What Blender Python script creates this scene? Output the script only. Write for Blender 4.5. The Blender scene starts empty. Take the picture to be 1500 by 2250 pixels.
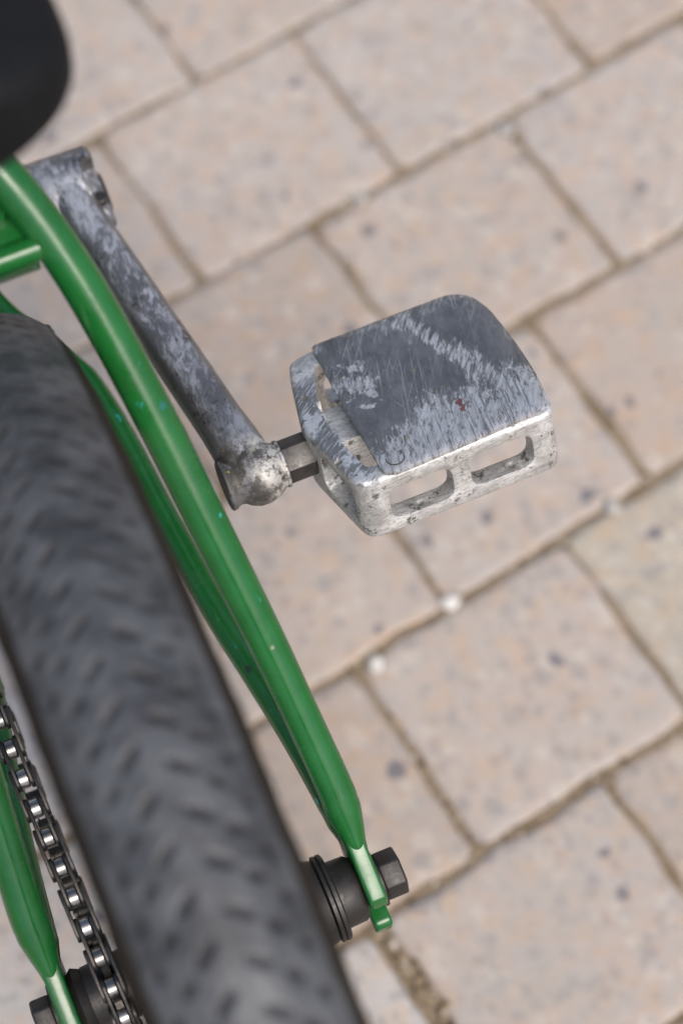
import bpy, bmesh, math, random
import numpy as np
from mathutils import Vector, Matrix, noise

random.seed(11)
rng = np.random.default_rng(11)
scene = bpy.context.scene
col = scene.collection

# ------------------------------------------------------------------ camera
cam_data = bpy.data.cameras.new("camera")
cam = bpy.data.objects.new("camera", cam_data)
col.objects.link(cam)
CAM_POS = Vector((-0.0099, -0.1953, 1.0736))
CX = Vector((0.9220, -0.3865, -0.0239)).normalized()
CZ = Vector((-0.1376, -0.3846, 0.9128)).normalized()
CY = CZ.cross(CX).normalized()
CX = CY.cross(CZ).normalized()
cam.matrix_world = Matrix(((CX.x, CY.x, CZ.x, CAM_POS.x), (CX.y, CY.y, CZ.y, CAM_POS.y),
                           (CX.z, CY.z, CZ.z, CAM_POS.z), (0, 0, 0, 1)))
cam_data.sensor_fit = 'VERTICAL'
cam_data.sensor_height = 36.0
cam_data.sensor_width = 24.0
cam_data.lens = 75.376
cam_data.clip_start = 0.02
cam_data.clip_end = 500.0
cam_data.dof.use_dof = True
cam_data.dof.focus_distance = 0.822
cam_data.dof.aperture_fstop = 4.6
scene.camera = cam

# ------------------------------------------------------------------ sky, sun, exposure
SUN_AZ = Vector((0.18, -1.0))
SUN_EL = math.radians(56)
world = bpy.data.worlds.new("World")
scene.world = world
world.use_nodes = True
wn = world.node_tree
bg = wn.nodes["Background"]
sky = wn.nodes.new("ShaderNodeTexSky")
sky.sky_type = 'NISHITA'
sky.sun_disc = False
sky.sun_elevation = SUN_EL
sky.sun_rotation = math.atan2(SUN_AZ.x, SUN_AZ.y)
sky.air_density = 1.0
sky.dust_density = 4.0
sky.ozone_density = 1.0
wn.links.new(sky.outputs[0], bg.inputs[0])
bg.inputs[1].default_value = 0.085
sun_data = bpy.data.lights.new("sun", 'SUN')
sun_data.energy = 1.3
sun_data.angle = math.radians(30)
sun_data.color = (1.0, 0.955, 0.90)
sun = bpy.data.objects.new("sun", sun_data)
col.objects.link(sun)
sd = Vector((SUN_AZ.normalized().x * math.cos(SUN_EL), SUN_AZ.normalized().y * math.cos(SUN_EL), math.sin(SUN_EL)))
sun.rotation_euler = sd.to_track_quat('Z', 'Y').to_euler()
sun.location = (1, -1, 3)
scene.view_settings.view_transform = 'Standard'
scene.view_settings.look = 'None'
scene.view_settings.exposure = 1.0
scene.view_settings.gamma = 1.0
scene.view_settings.use_curve_mapping = False
scene.render.engine = 'CYCLES'
scene.cycles.use_denoising = True
scene.cycles.max_bounces = 8

# ------------------------------------------------------------------ node helpers
class NT:
    def __init__(s, name):
        s.mat = bpy.data.materials.new(name)
        s.mat.use_nodes = True
        s.t = s.mat.node_tree
        s.bsdf = s.t.nodes["Principled BSDF"]
        s.tc = s.t.nodes.new("ShaderNodeTexCoord")
    def link(s, a, b): s.t.links.new(a, b)
    def setv(s, sock, v):
        if hasattr(v, 'is_linked') or isinstance(v, bpy.types.NodeSocket): s.link(v, sock)
        elif isinstance(v, (tuple, list)) and len(v) == 3 and sock.type == 'RGBA': sock.default_value = (*v, 1)
        else: sock.default_value = v
    def inp(s, key, v): s.setv(s.bsdf.inputs[key], v)
    @property
    def obj(s): return s.tc.outputs['Object']
    def mapping(s, vec, scale=(1, 1, 1), rot=(0, 0, 0), loc=(0, 0, 0)):
        n = s.t.nodes.new("ShaderNodeMapping")
        s.link(vec, n.inputs[0])
        n.inputs['Location'].default_value = loc
        n.inputs['Rotation'].default_value = rot
        n.inputs['Scale'].default_value = scale
        return n.outputs[0]
    def noise(s, vec, scale, detail=4, rough=0.55, dist=0.0, color=False):
        n = s.t.nodes.new("ShaderNodeTexNoise")
        s.link(vec, n.inputs['Vector'])
        n.inputs['Scale'].default_value = scale
        n.inputs['Detail'].default_value = detail
        n.inputs['Roughness'].default_value = rough
        n.inputs['Distortion'].default_value = dist
        return n.outputs['Color' if color else 'Fac']
    def voro(s, vec, scale, out='Distance', feature='F1', rand=1.0):
        n = s.t.nodes.new("ShaderNodeTexVoronoi")
        n.feature = feature
        s.link(vec, n.inputs['Vector'])
        n.inputs['Scale'].default_value = scale
        n.inputs['Randomness'].default_value = rand
        return n.outputs[out]
    def math(s, op, a, b=0.0, c=0.0, clamp=False):
        n = s.t.nodes.new("ShaderNodeMath")
        n.operation = op
        n.use_clamp = clamp
        for i, v in enumerate((a, b, c)):
            s.setv(n.inputs[i], v)
        return n.outputs[0]
    def ramp(s, v, lo, hi, a=0.0, b=1.0):
        n = s.t.nodes.new("ShaderNodeMapRange")
        n.interpolation_type = 'SMOOTHSTEP'
        s.setv(n.inputs['Value'], v)
        n.inputs['From Min'].default_value = lo
        n.inputs['From Max'].default_value = hi
        n.inputs['To Min'].default_value = a
        n.inputs['To Max'].default_value = b
        return n.outputs[0]
    def mix(s, f, a, b, mode='MIX'):
        n = s.t.nodes.new("ShaderNodeMix")
        n.data_type = 'RGBA'
        n.blend_type = mode
        n.clamp_factor = True
        s.setv(n.inputs['Factor'], f)
        s.setv(n.inputs['A'] if False else n.inputs[6], a)
        s.setv(n.inputs[7], b)
        return n.outputs[2]
    def sep(s, vec):
        n = s.t.nodes.new("ShaderNodeSeparateXYZ")
        s.link(vec, n.inputs[0])
        return n.outputs
    def addv(s, a, b, k):
        n = s.t.nodes.new("ShaderNodeVectorMath")
        n.operation = 'MULTIPLY_ADD'
        s.link(b, n.inputs[0])
        n.inputs[1].default_value = (k, k, k)
        s.link(a, n.inputs[2])
        return n.outputs[0]
    def bump(s, h, strength=0.3, dist=0.001):
        n = s.t.nodes.new("ShaderNodeBump")
        n.inputs['Strength'].default_value = strength
        n.inputs['Distance'].default_value = dist
        s.link(h, n.inputs['Height'])
        s.link(n.outputs[0], s.bsdf.inputs['Normal'])
    def oinfo(s, out):
        n = s.t.nodes.new("ShaderNodeObjectInfo")
        return n.outputs[out]

# ------------------------------------------------------------------ materials
def mat_paver():
    m = NT("paver_concrete")
    g = m.t.nodes.new("ShaderNodeNewGeometry").outputs['Position']
    patch = m.noise(g, 26, 4, 0.6)
    patch2 = m.noise(m.mapping(g, loc=(3, 1, 2)), 70, 4, 0.6)
    c = m.mix(m.ramp(patch, 0.35, 0.65), (0.415, 0.348, 0.303), (0.40, 0.352, 0.318))
    c = m.mix(m.ramp(patch2, 0.46, 0.66, 0, 0.7), c, (0.45, 0.32, 0.225))
    patch3 = m.noise(m.mapping(g, loc=(6, 2, 1)), 120, 5, 0.65)
    c = m.mix(m.ramp(patch3, 0.47, 0.68, 0, 0.6), c, (0.325, 0.30, 0.275))
    c = m.mix(1.0, c, m.oinfo('Color'), 'MULTIPLY')
    # pale aggregate
    gd = m.addv(g, m.noise(g, 160, 2, color=True), 0.006)
    def stones(scale, keep, r0, r1, cola, k, seed):
        v = m.mapping(gd, loc=seed)
        cell = m.sep(m.voro(v, scale, 'Color'))
        d = m.voro(v, scale, 'Distance')
        rad = m.math('MULTIPLY', cell[1], 0.5)
        inside = m.ramp(m.math('SUBTRACT', d, rad), r0, r1, 1, 0)
        on = m.math('GREATER_THAN', cell[0], keep)
        return m.math('MULTIPLY', m.math('MULTIPLY', inside, on), k)
    c = m.mix(stones(95, 0.55, 0.0, 0.22, None, 0.45, (0, 0, 0)), c, (0.52, 0.47, 0.42))
    c = m.mix(stones(92, 0.62, -0.15, 0.2, None, 0.6, (5, 2, 0)), c, (0.235, 0.228, 0.228))
    c = m.mix(stones(130, 0.5, -0.15, 0.2, None, 0.55, (1, 12, 0)), c, (0.30, 0.285, 0.27))
    c = m.mix(stones(120, 0.6, -0.05, 0.2, None, 0.45, (9, 3, 0)), c, (0.25, 0.23, 0.22))
    c = m.mix(stones(88, 0.91, -0.12, 0.05, None, 0.85, (2, 7, 0)), c, (0.10, 0.105, 0.13))
    fine = m.noise(g, 900, 4, 0.7)
    c = m.mix(m.ramp(fine, 0.3, 0.75, 0.0, 0.35), c, (0.30, 0.25, 0.21))
    stain = m.noise(m.mapping(g, loc=(8, 8, 0)), 9, 3)
    c = m.mix(m.ramp(stain, 0.5, 0.75, 0, 0.35), c, (0.33, 0.31, 0.285))
    m.inp('Base Color', c)
    m.inp('Roughness', 0.85)
    m.inp('Specular IOR Level', 0.25)
    h = m.math('ADD', m.math('MULTIPLY', fine, 0.5), m.noise(g, 260, 3))
    m.bump(h, 0.5, 0.0012)
    return m.mat

def mat_sand():
    m = NT("joint_sand")
    g = m.t.nodes.new("ShaderNodeNewGeometry").outputs['Position']
    n1 = m.noise(g, 45, 4, 0.6)
    n2 = m.noise(g, 420, 4, 0.7)
    c = m.mix(m.ramp(n1, 0.35, 0.65), (0.175, 0.130, 0.083), (0.27, 0.21, 0.145))
    c = m.mix(m.ramp(n2, 0.45, 0.7, 0, 0.6), c, (0.30, 0.24, 0.17))
    c = m.mix(m.ramp(m.noise(g, 130, 3), 0.56, 0.7, 0, 0.5), c, (0.09, 0.07, 0.045))
    # beyond the built stones the paving goes on as pattern
    b = m.t.nodes.new("ShaderNodeTexBrick")
    m.link(m.mapping(g, rot=(0, 0, -PSI)), b.inputs['Vector'])
    b.inputs['Color1'].default_value = (0.38, 0.32, 0.275, 1)
    b.inputs['Color2'].default_value = (0.34, 0.29, 0.255, 1)
    b.inputs['Mortar'].default_value = (0.19, 0.14, 0.09, 1)
    b.inputs['Scale'].default_value = 1.0
    b.inputs['Mortar Size'].default_value = 0.006
    b.inputs['Brick Width'].default_value = 0.135
    b.inputs['Row Height'].default_value = 0.122
    xyz = m.sep(g)
    dx = m.math('ABSOLUTE', m.math('SUBTRACT', xyz[0], 0.22))
    dy = m.math('ABSOLUTE', m.math('SUBTRACT', xyz[1], 0.28))
    far = m.math('GREATER_THAN', m.math('MAXIMUM', dx, dy), 0.95)
    c = m.mix(far, c, b.outputs['Color'])
    m.inp('Base Color', c)
    m.inp('Roughness', 0.95)
    m.inp('Specular IOR Level', 0.1)
    m.bump(n2, 0.8, 0.002)
    return m.mat

def lines(m, vec, ang, across, along, lo, hi, seed):
    v = m.mapping(m.mapping(vec, rot=(0, 0, ang)), scale=(across, along, along), loc=seed)
    return m.ramp(m.noise(v, 1.0, 2, 0.5), lo, hi)

CHIPS = [((0.0501, 0.0936, 0.2739), 0.0024, (0.02, 0.035, 0.02), 0.9), ((0.0516, 0.0751, 0.2720), 0.0020, (0.05, 0.30, 0.27), 0.8),
         ((0.0569, 0.0759, 0.3350), 0.0012, (0.30, 0.27, 0.21), 0.7), ((0.0502, 0.1517, 0.3995), 0.0018, (0.02, 0.13, 0.12), 0.8)]
def mat_green():
    m = NT("green_paint")
    o = m.obj
    n = m.noise(o, 60, 4)
    c = m.mix(m.ramp(n, 0.3, 0.7), (0.008, 0.098, 0.018), (0.012, 0.120, 0.025))
    dust = m.noise(m.mapping(o, loc=(2, 0, 0)), 210, 5, 0.7)
    c = m.mix(m.ramp(dust, 0.56, 0.8, 0, 0.25), c, (0.06, 0.11, 0.05))
    # chips: teal undercoat, dark bare spots, pale nicks
    ch = m.noise(m.mapping(o, scale=(1, 0.5, 0.6), loc=(4, 4, 1)), 190, 3, 0.6)
    loc = m.noise(m.mapping(o, loc=(1, 3, 5)), 22, 2)
    chm = m.math('MULTIPLY', m.ramp(ch, 0.685, 0.70), m.ramp(loc, 0.5, 0.56))
    c = m.mix(chm, c, (0.03, 0.30, 0.28))
    ch2 = m.noise(m.mapping(o, loc=(7, 4, 1)), 260, 4, 0.7)
    ch2m = m.math('MULTIPLY', m.ramp(ch2, 0.70, 0.715), m.ramp(loc, 0.46, 0.5))
    c = m.mix(ch2m, c, (0.03, 0.045, 0.03))
    def chip(p, r, colr, k, st=1.0):
        d = m.t.nodes.new("ShaderNodeVectorMath"); d.operation = 'DISTANCE'
        m.link(m.addv(o, m.noise(o, 420, 4, 0.7, color=True), r * 1.1), d.inputs[0])
        d.inputs[1].default_value = tuple(v + r * 0.55 for v in p)
        return m.mix(m.ramp(d.outputs['Value'], r * 0.75, r, k, 0), c, colr)
    for args in CHIPS: c = chip(*args)
    scuff = lines(m, o, 0.1, 900, 30, 0.66, 0.71, (3, 3, 0))
    patchy = m.noise(m.mapping(o, loc=(9, 2, 4)), 28, 4, 0.6)
    c = m.mix(m.math('MULTIPLY', scuff, m.ramp(patchy, 0.45, 0.6, 0, 0.35)), c, (0.10, 0.26, 0.12))
    c = m.mix(m.ramp(patchy, 0.55, 0.75, 0, 0.3), c, (0.035, 0.10, 0.035))
    m.inp('Base Color', c)
    m.inp('Roughness', m.math('ADD', m.ramp(patchy, 0.4, 0.7, 0, 0.12), m.ramp(dust, 0.3, 0.7, 0.13, 0.23)))
    m.inp('Specular IOR Level', 0.5)
    m.bump(m.math('ADD', m.noise(o, 300, 3), m.math('MULTIPLY', chm, -2.0)), 0.06, 0.0006)
    return m.mat

def scratch(m, vec, ang, across, along, lo, hi, seed=(0, 0, 0), detail=5):
    v = m.mapping(vec, rot=(0, 0, ang))
    v = m.mapping(v, scale=(across, along, along), loc=seed)
    n = m.noise(v, 1.0, detail, 0.68, 0.3)
    return m.ramp(n, lo, hi)

def mat_plate():
    m = NT("worn_skid_plate_metal")
    o = m.obj
    x, y, z = m.sep(o)
    sub = lambda a, b: m.math('SUBTRACT', a, b)
    mul = lambda a, b: m.math('MULTIPLY', a, b)
    add = lambda a, b: m.math('ADD', a, b)
    mx = lambda a, b: m.math('MAXIMUM', a, b)
    blot = m.noise(o, 95, 5, 0.62)
    big = m.noise(m.mapping(o, loc=(3, 8, 0)), 38, 3, 0.5)
    fine = m.noise(o, 1400, 4, 0.75)
    # ragged flakes of rubbed metal, drawn out along the sliding direction
    fl = m.noise(m.mapping(m.mapping(o, rot=(0, 0, 0.28)), scale=(620, 190, 190)), 1.0, 8, 0.78, 0.4)
    fl2 = m.noise(m.mapping(m.mapping(o, rot=(0, 0, 0.55)), scale=(700, 110, 110), loc=(5, 2, 0)), 1.0, 8, 0.76, 0.3)
    l1 = lines(m, o, 0.25, 1500, 26, 0.60, 0.66, (0, 0, 0))
    l2 = lines(m, o, 0.55, 1700, 22, 0.62, 0.68, (4, 1, 0))
    l3 = lines(m, o, -0.35, 1600, 30, 0.66, 0.71, (8, 5, 0))
    l4 = lines(m, o, 0.85, 1600, 24, 0.66, 0.71, (2, 9, 0))
    dl = lines(m, o, 0.12, 1500, 36, 0.60, 0.66, (6, 3, 0))
    edge = add(y, mul(sub(m.noise(m.mapping(o, scale=(1, 0.5, 1)), 75, 6, 0.7), 0.5), 0.06))
    side = m.ramp(x, -0.020, -0.004, -0.008, 0.0)
    rear = m.ramp(sub(edge, side), -0.0270, -0.0040, 1, 0)
    dline = add(add(x, mul(y, 0.42)), -0.0215)
    dd = m.math('ABSOLUTE', add(dline, mul(sub(m.noise(m.mapping(o, scale=(1, 0.2, 1)), 200, 4), 0.5), 0.02)))
    diag = m.ramp(dd, 0.002, 0.011, 1, 0)
    lx = add(x, 0.024)
    ly = sub(y, 0.010)
    left = m.ramp(add(add(mul(lx, lx), mul(mul(ly, ly), 0.5)), mul(sub(blot, 0.5), -0.0012)), 0.00003, 0.00013, 1, 0)
    front = m.ramp(add(y, mul(sub(blot, 0.5), 0.03)), 0.033, 0.040)
    lines_all = mx(mx(l1, l2), mx(l3, l4))
    mk = m.ramp(add(fl, mul(sub(rear, 0.5), 0.23)), 0.50, 0.62, 0, 0.9)
    mk = mx(mk, mx(m.ramp(add(fl2, mul(sub(diag, 0.6), 0.26)), 0.53, 0.64, 0, 0.85), mul(diag, mul(l2, 0.7))))
    mk = mx(mk, m.ramp(add(fl, mul(sub(left, 0.6), 0.26)), 0.52, 0.63, 0, 0.92))
    mk = mx(mk, mul(m.ramp(big, 0.54, 0.66), mul(m.ramp(fl, 0.56, 0.63), 0.7)))
    mk = mx(mk, mul(front, mul(m.ramp(fl2, 0.42, 0.6), 0.6)))
    mk = mx(mk, mul(lines_all, m.ramp(big, 0.42, 0.62, 0.04, 0.5)))
    mk = mx(mk, m.ramp(fine, 0.74, 0.80, 0, 0.7))
    mk = mul(mk, sub(1.0, mul(dl, 0.75)))
    dark = m.mix(m.ramp(blot, 0.3, 0.7), (0.115, 0.117, 0.123), (0.19, 0.193, 0.20))
    dark = m.mix(m.ramp(m.noise(m.mapping(m.mapping(o, rot=(0, 0, 0.2)), scale=(240, 60, 60)), 1.0, 5, 0.7), 0.42, 0.68, 0, 0.5), dark, (0.27, 0.276, 0.29))
    light = m.mix(m.ramp(fl2, 0.35, 0.65), (0.44, 0.442, 0.45), (0.72, 0.72, 0.725))
    c = m.mix(mk, dark, light)
    rx = m.math('DIVIDE', add(sub(x, 0.0085), mul(sub(m.noise(o, 500, 3), 0.5), 0.005)), 0.0014)
    ry = m.math('DIVIDE', add(add(y, 0.0215), mul(sub(m.noise(m.mapping(o, loc=(2, 2, 0)), 400, 3), 0.5), 0.009)), 0.0042)
    red = mul(m.ramp(add(mul(rx, rx), mul(ry, ry)), 0.7, 1.2, 1, 0), m.ramp(fine, 0.3, 0.5, 0.4, 0.9))
    c = m.mix(red, c, (0.20, 0.055, 0.05))
    yel = mul(m.ramp(m.noise(m.mapping(o, loc=(4, 1, 0)), 330, 2), 0.74, 0.76), 0.7)
    c = m.mix(yel, c, (0.42, 0.36, 0.10))
    m.inp('Base Color', c)
    m.inp('Metallic', 0.6)
    m.inp('Roughness', add(mul(mk, -0.08), 0.44))
    m.bump(add(mul(mk, -0.6), mul(fine, 0.5)), 0.3, 0.0004)
    return m.mat

def mat_alloy():
    m = NT("scuffed_cast_alloy")
    o = m.obj
    x, y, z = m.sep(o)
    n1 = m.noise(o, 120, 5, 0.65)
    n2 = m.noise(m.mapping(o, scale=(0.4, 1, 1)), 600, 5, 0.7)
    s = scratch(m, o, 0.9, 1500, 110, 0.50, 0.62)
    streak = m.noise(m.mapping(m.mapping(o, rot=(0, 0.25, 0.3)), scale=(160, 1500, 1700)), 1.0, 5, 0.7)
    grime = m.noise(m.mapping(o, loc=(3, 3, 3)), 210, 6, 0.72)
    c = m.mix(m.ramp(n1, 0.3, 0.7), (0.58, 0.575, 0.565), (0.86, 0.855, 0.84))
    c = m.mix(m.ramp(n2, 0.5, 0.75, 0, 0.35), c, (0.45, 0.45, 0.45))
    c = m.mix(m.ramp(streak, 0.46, 0.66, 0, 0.75), c, (0.36, 0.355, 0.345))
    c = m.mix(m.ramp(grime, 0.565, 0.63, 0, 0.88), c, (0.12, 0.115, 0.105))
    hl = m.ramp(m.noise(m.mapping(m.mapping(o, rot=(0, 0.12, 0)), scale=(45, 1400, 1500)), 1.0, 3, 0.6), 0.56, 0.66)
    hl2 = m.ramp(m.noise(m.mapping(m.mapping(o, rot=(0, -0.5, 0.2)), scale=(70, 1500, 1500), loc=(4, 4, 4)), 1.0, 3, 0.6), 0.60, 0.68)
    c = m.mix(m.math('MULTIPLY', m.math('MAXIMUM', hl, hl2), 0.55), c, (0.27, 0.265, 0.255))
    # upper rim of the cage is oxidised darker, with rubbed streaks
    top = m.ramp(m.math('ADD', z, m.math('MULTIPLY', m.math('SUBTRACT', n1, 0.5), 0.006)), 0.0115, 0.0135)
    ox = m.mix(m.ramp(m.math('MAXIMUM', s, m.ramp(n1, 0.52, 0.60)), 0.2, 0.8), (0.19, 0.20, 0.215), (0.66, 0.68, 0.72))
    inner = m.math('MULTIPLY', top, m.ramp(x, -0.030, -0.036, 0.12, 1))
    inner = m.math('MULTIPLY', inner, m.ramp(y, 0.020, 0.030, 1, 0.45))
    c = m.mix(m.math('MULTIPLY', inner, 0.85), c, ox)
    m.inp('Base Color', c)
    m.inp('Metallic', 0.7)
    m.inp('Roughness', m.ramp(n1, 0.3, 0.7, 0.34, 0.52))
    h = m.math('ADD', n2, m.math('MULTIPLY', grime, 0.8))
    m.bump(m.math('ADD', m.math('ADD', h, streak), m.math('MULTIPLY', n1, 1.0)), 0.5, 0.0006)
    return m.mat

def mat_crank():
    m = NT("scuffed_chrome_crank")
    o = m.obj
    x, y, z = m.sep(o)
    sub = lambda a, b: m.math('SUBTRACT', a, b)
    mul = lambda a, b: m.math('MULTIPLY', a, b)
    add = lambda a, b: m.math('ADD', a, b)
    mx = lambda a, b: m.math('MAXIMUM', a, b)
    n1 = m.noise(o, 70, 4, 0.6)
    big = m.noise(m.mapping(o, scale=(1, 0.5, 1), loc=(2, 7, 0)), 55, 3, 0.5)
    n2 = m.noise(o, 520, 5, 0.72)
    fl = m.noise(m.mapping(m.mapping(o, rot=(0, 0, 0.12)), scale=(420, 150, 300)), 1.0, 8, 0.75, 0.6)
    l1 = lines(m, o, 0.15, 1400, 40, 0.60, 0.66, (0, 0, 0))
    l2 = lines(m, o, -0.5, 1300, 60, 0.64, 0.69, (3, 3, 0))
    l3 = lines(m, o, 0.7, 1300, 50, 0.65, 0.70, (9, 1, 0))
    nz = m.sep(m.t.nodes.new("ShaderNodeNewGeometry").outputs['Normal'])[2]
    rub = m.ramp(add(nz, mul(sub(n1, 0.5), 0.5)), 0.66, 0.90)
    fade = m.ramp(y, 0.17, 0.25, 0.55, 1.0)
    mk = mul(mul(rub, fade), m.ramp(add(fl, mul(sub(big, 0.5), 0.7)), 0.44, 0.60))
    mk = mx(mk, mul(rub, mul(mx(l1, mx(l2, l3)), 0.3)))
    base = m.mix(m.ramp(big, 0.3, 0.7), (0.15, 0.148, 0.152), (0.25, 0.25, 0.26))
    base = m.mix(m.ramp(m.noise(m.mapping(o, loc=(6, 2, 1)), 120, 5, 0.7), 0.54, 0.66, 0, 0.75), base, (0.045, 0.04, 0.034))
    c = m.mix(mul(mk, 0.85), base, (0.58, 0.585, 0.62))
    endm = m.ramp(y, 0.160, 0.170, 1, 0)
    grim = m.ramp(m.noise(m.mapping(o, loc=(1, 5, 2)), 130, 6, 0.75), 0.38, 0.54)
    c = m.mix(mul(endm, mul(grim, 0.85)), c, (0.055, 0.05, 0.04))
    bare = mul(endm, m.ramp(add(x, mul(sub(n1, 0.5), 0.016)), 0.078, 0.084))
    c = m.mix(mul(bare, m.ramp(m.noise(m.mapping(o, loc=(8, 5, 2)), 190, 6, 0.75), 0.44, 0.56)), c, (0.50, 0.485, 0.45))
    yel = m.ramp(m.noise(m.mapping(o, loc=(4, 1, 0)), 260, 2), 0.70, 0.73)
    c = m.mix(mul(yel, mul(endm, 0.9)), c, (0.40, 0.36, 0.04))
    m.inp('Base Color', c)
    m.inp('Metallic', m.ramp(y, 0.160, 0.170, 0.45, 0.7))
    m.inp('Roughness', add(add(mul(mk, 0.14), mul(endm, 0.14)), m.ramp(n2, 0.3, 0.7, 0.32, 0.46)))
    m.bump(add(mul(mk, -0.9), mul(n2, 0.6)), 0.35, 0.0005)
    return m.mat

def mat_metal(name, color, metallic=0.9, rough=0.35, grime=0.3, gcol=(0.03, 0.028, 0.025), scale=250, bump=0.15):
    m = NT(name)
    o = m.obj
    n = m.noise(o, scale, 5, 0.68)
    n2 = m.noise(o, scale * 3, 4, 0.7)
    c = m.mix(m.ramp(n, 0.48, 0.68, 0, grime), color, gcol)
    if 'chain' in name:
        c = m.mix(m.math('MULTIPLY', m.oinfo('Random'), 0.6), c, (0.10, 0.085, 0.07))
    m.inp('Base Color', c)
    m.inp('Metallic', metallic)
    m.inp('Roughness', m.ramp(n2, 0.3, 0.7, rough, rough + 0.15))
    m.bump(n2, bump, 0.0003)
    return m.mat

def mat_rubber():
    m = NT("dusty_tyre_rubber")
    o = m.obj
    n = m.noise(o, 62, 4, 0.6)
    n2 = m.noise(o, 320, 4, 0.7)
    c = m.mix(m.ramp(n, 0.36, 0.62), (0.034, 0.036, 0.040), (0.076, 0.080, 0.087))
    c = m.mix(m.ramp(n2, 0.5, 0.8, 0, 0.35), c, (0.13, 0.135, 0.145))
    # sidewalls are plainer, browner rubber
    x, y, z = m.sep(o)
    side = m.ramp(m.math('ABSOLUTE', m.math('ADD', x, 0.0010)), 0.0238, 0.0250)
    c = m.mix(side, c, m.mix(m.ramp(n2, 0.4, 0.7), (0.017, 0.014, 0.010), (0.030, 0.025, 0.019)))
    at = m.t.nodes.new("ShaderNodeAttribute"); at.attribute_name = 'groove'
    gr = m.math('MULTIPLY', at.outputs['Fac'], m.ramp(n, 0.3, 0.7, 0.75, 1.0))                                # dusty lands, cleaner grooves; recess shade also painted into the groove colour
    c = m.mix(gr, c, (0.014, 0.014, 0.016))
    m.inp('Roughness', m.math('ADD', m.math('MULTIPLY', m.math('MAXIMUM', gr, side), 0.25), m.ramp(n2, 0.3, 0.7, 0.44, 0.60)))
    m.inp('Specular IOR Level', m.math('SUBTRACT', 0.5, m.math('MULTIPLY', m.math('MAXIMUM', gr, side), 0.38)))
    m.inp('Base Color', c)
    m.bump(n2, 0.25, 0.0006)
    return m.mat

def mat_plain(name, color, rough=0.6, spec=0.4, vary=0.3, scale=140, bump=0.15):
    m = NT(name)
    o = m.obj
    n = m.noise(o, scale, 4, 0.65)
    c = m.mix(m.ramp(n, 0.3, 0.7, 0, 1), color, tuple(v * (1 + vary) for v in color))
    if name == 'white_pebble': c = m.mix(1.0, c, m.oinfo('Color'), 'MULTIPLY')
    m.inp('Base Color', c)
    m.inp('Roughness', rough)
    m.inp('Specular IOR Level', spec)
    m.bump(m.noise(o, scale * 5, 3), bump, 0.0004)
    return m.mat

def mat_grit():
    m = NT("joint_grit")
    v = m.mapping(m.obj, scale=(1, 1, 0.2))
    n = m.noise(v, 170, 2, 0.5)
    c = m.mix(m.ramp(n, 0.36, 0.56), (0.085, 0.060, 0.035), (0.27, 0.21, 0.145))
    c = m.mix(m.ramp(n, 0.62, 0.66), c, (0.48, 0.45, 0.40))
    m.inp('Base Color', c)
    m.inp('Roughness', 0.9)
    m.inp('Specular IOR Level', 0.2)
    m.bump(m.noise(m.obj, 900, 3), 0.3, 0.0005)
    return m.mat

PSI = 0.1712
M = {
    'paver': mat_paver(), 'sand': mat_sand(), 'green': mat_green(), 'plate': mat_plate(), 'alloy': mat_alloy(),
    'crank': mat_crank(), 'rubber': mat_rubber(),
    'steel': mat_metal('dull_black_steel', (0.050, 0.047, 0.045), 0.65, 0.40, 0.6),
    'spindle': mat_metal('spindle_steel', (0.085, 0.081, 0.079), 0.8, 0.40, 0.5),
    'rim': mat_metal('black_rim', (0.03, 0.03, 0.031), 0.4, 0.4, 0.3),
    'spoke': mat_metal('dark_spoke_steel', (0.20, 0.20, 0.21), 0.85, 0.35, 0.4),
    'chainplate': mat_metal('oily_chain_plate', (0.075, 0.072, 0.068), 0.8, 0.36, 0.6),
    'roller': mat_metal('polished_chain_roller', (0.42, 0.41, 0.40), 0.95, 0.24, 0.35),
    'saddle': mat_plain('black_saddle_cover', (0.006, 0.0065, 0.0075), 0.65, 0.15),
    'screw': mat_metal('worn_screw', (0.30, 0.31, 0.33), 0.6, 0.42, 0.6),
    'pebble': mat_plain('white_pebble', (0.55, 0.53, 0.50), 0.7, 0.3),
    'grit': mat_grit(),
    'rubber_bit': mat_plain('dark_torn_burr', (0.035, 0.035, 0.035), 0.8, 0.2),
}

# ------------------------------------------------------------------ mesh helpers
def tag(o, label=None, cat=None, group=None, kind=None):
    if label: o['label'] = label
    if cat: o['category'] = cat
    if group: o['group'] = group
    if kind: o['kind'] = kind
    return o

def link_mesh(name, me, mat, parent=None):
    o = bpy.data.objects.new(name, me)
    col.objects.link(o)
    if mat is not None and len(me.materials) == 0:
        me.materials.append(mat)
    if parent is not None:
        o.parent = parent
    return o

def mesh(name, verts, faces, mat=None, parent=None, smooth=True, angle=40):
    me = bpy.data.meshes.new(name)
    me.from_pydata([tuple(v) for v in verts], [], [tuple(f) for f in faces])
    bm = bmesh.new(); bm.from_mesh(me)
    bmesh.ops.recalc_face_normals(bm, faces=bm.faces)
    bm.to_mesh(me); bm.free()
    finish(me, smooth, angle)
    return link_mesh(name, me, mat, parent)

def finish(me, smooth=True, angle=40):
    if smooth:
        me.polygons.foreach_set('use_smooth', [True] * len(me.polygons))
        me.set_sharp_from_angle(angle=math.radians(angle))
    me.update()

def catmull(P, n):
    P = np.asarray(P, float)
    Q = np.vstack([2 * P[0] - P[1], P, 2 * P[-1] - P[-2]])
    out = []
    for i in range(1, len(Q) - 2):
        for t in np.linspace(0, 1, n, endpoint=False):
            a, b, c, d = Q[i - 1], Q[i], Q[i + 1], Q[i + 2]
            out.append(0.5 * ((2 * b) + (-a + c) * t + (2 * a - 5 * b + 4 * c - d) * t * t + (-a + 3 * b - 3 * c + d) * t ** 3))
    out.append(P[-1])
    return np.array(out)

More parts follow.
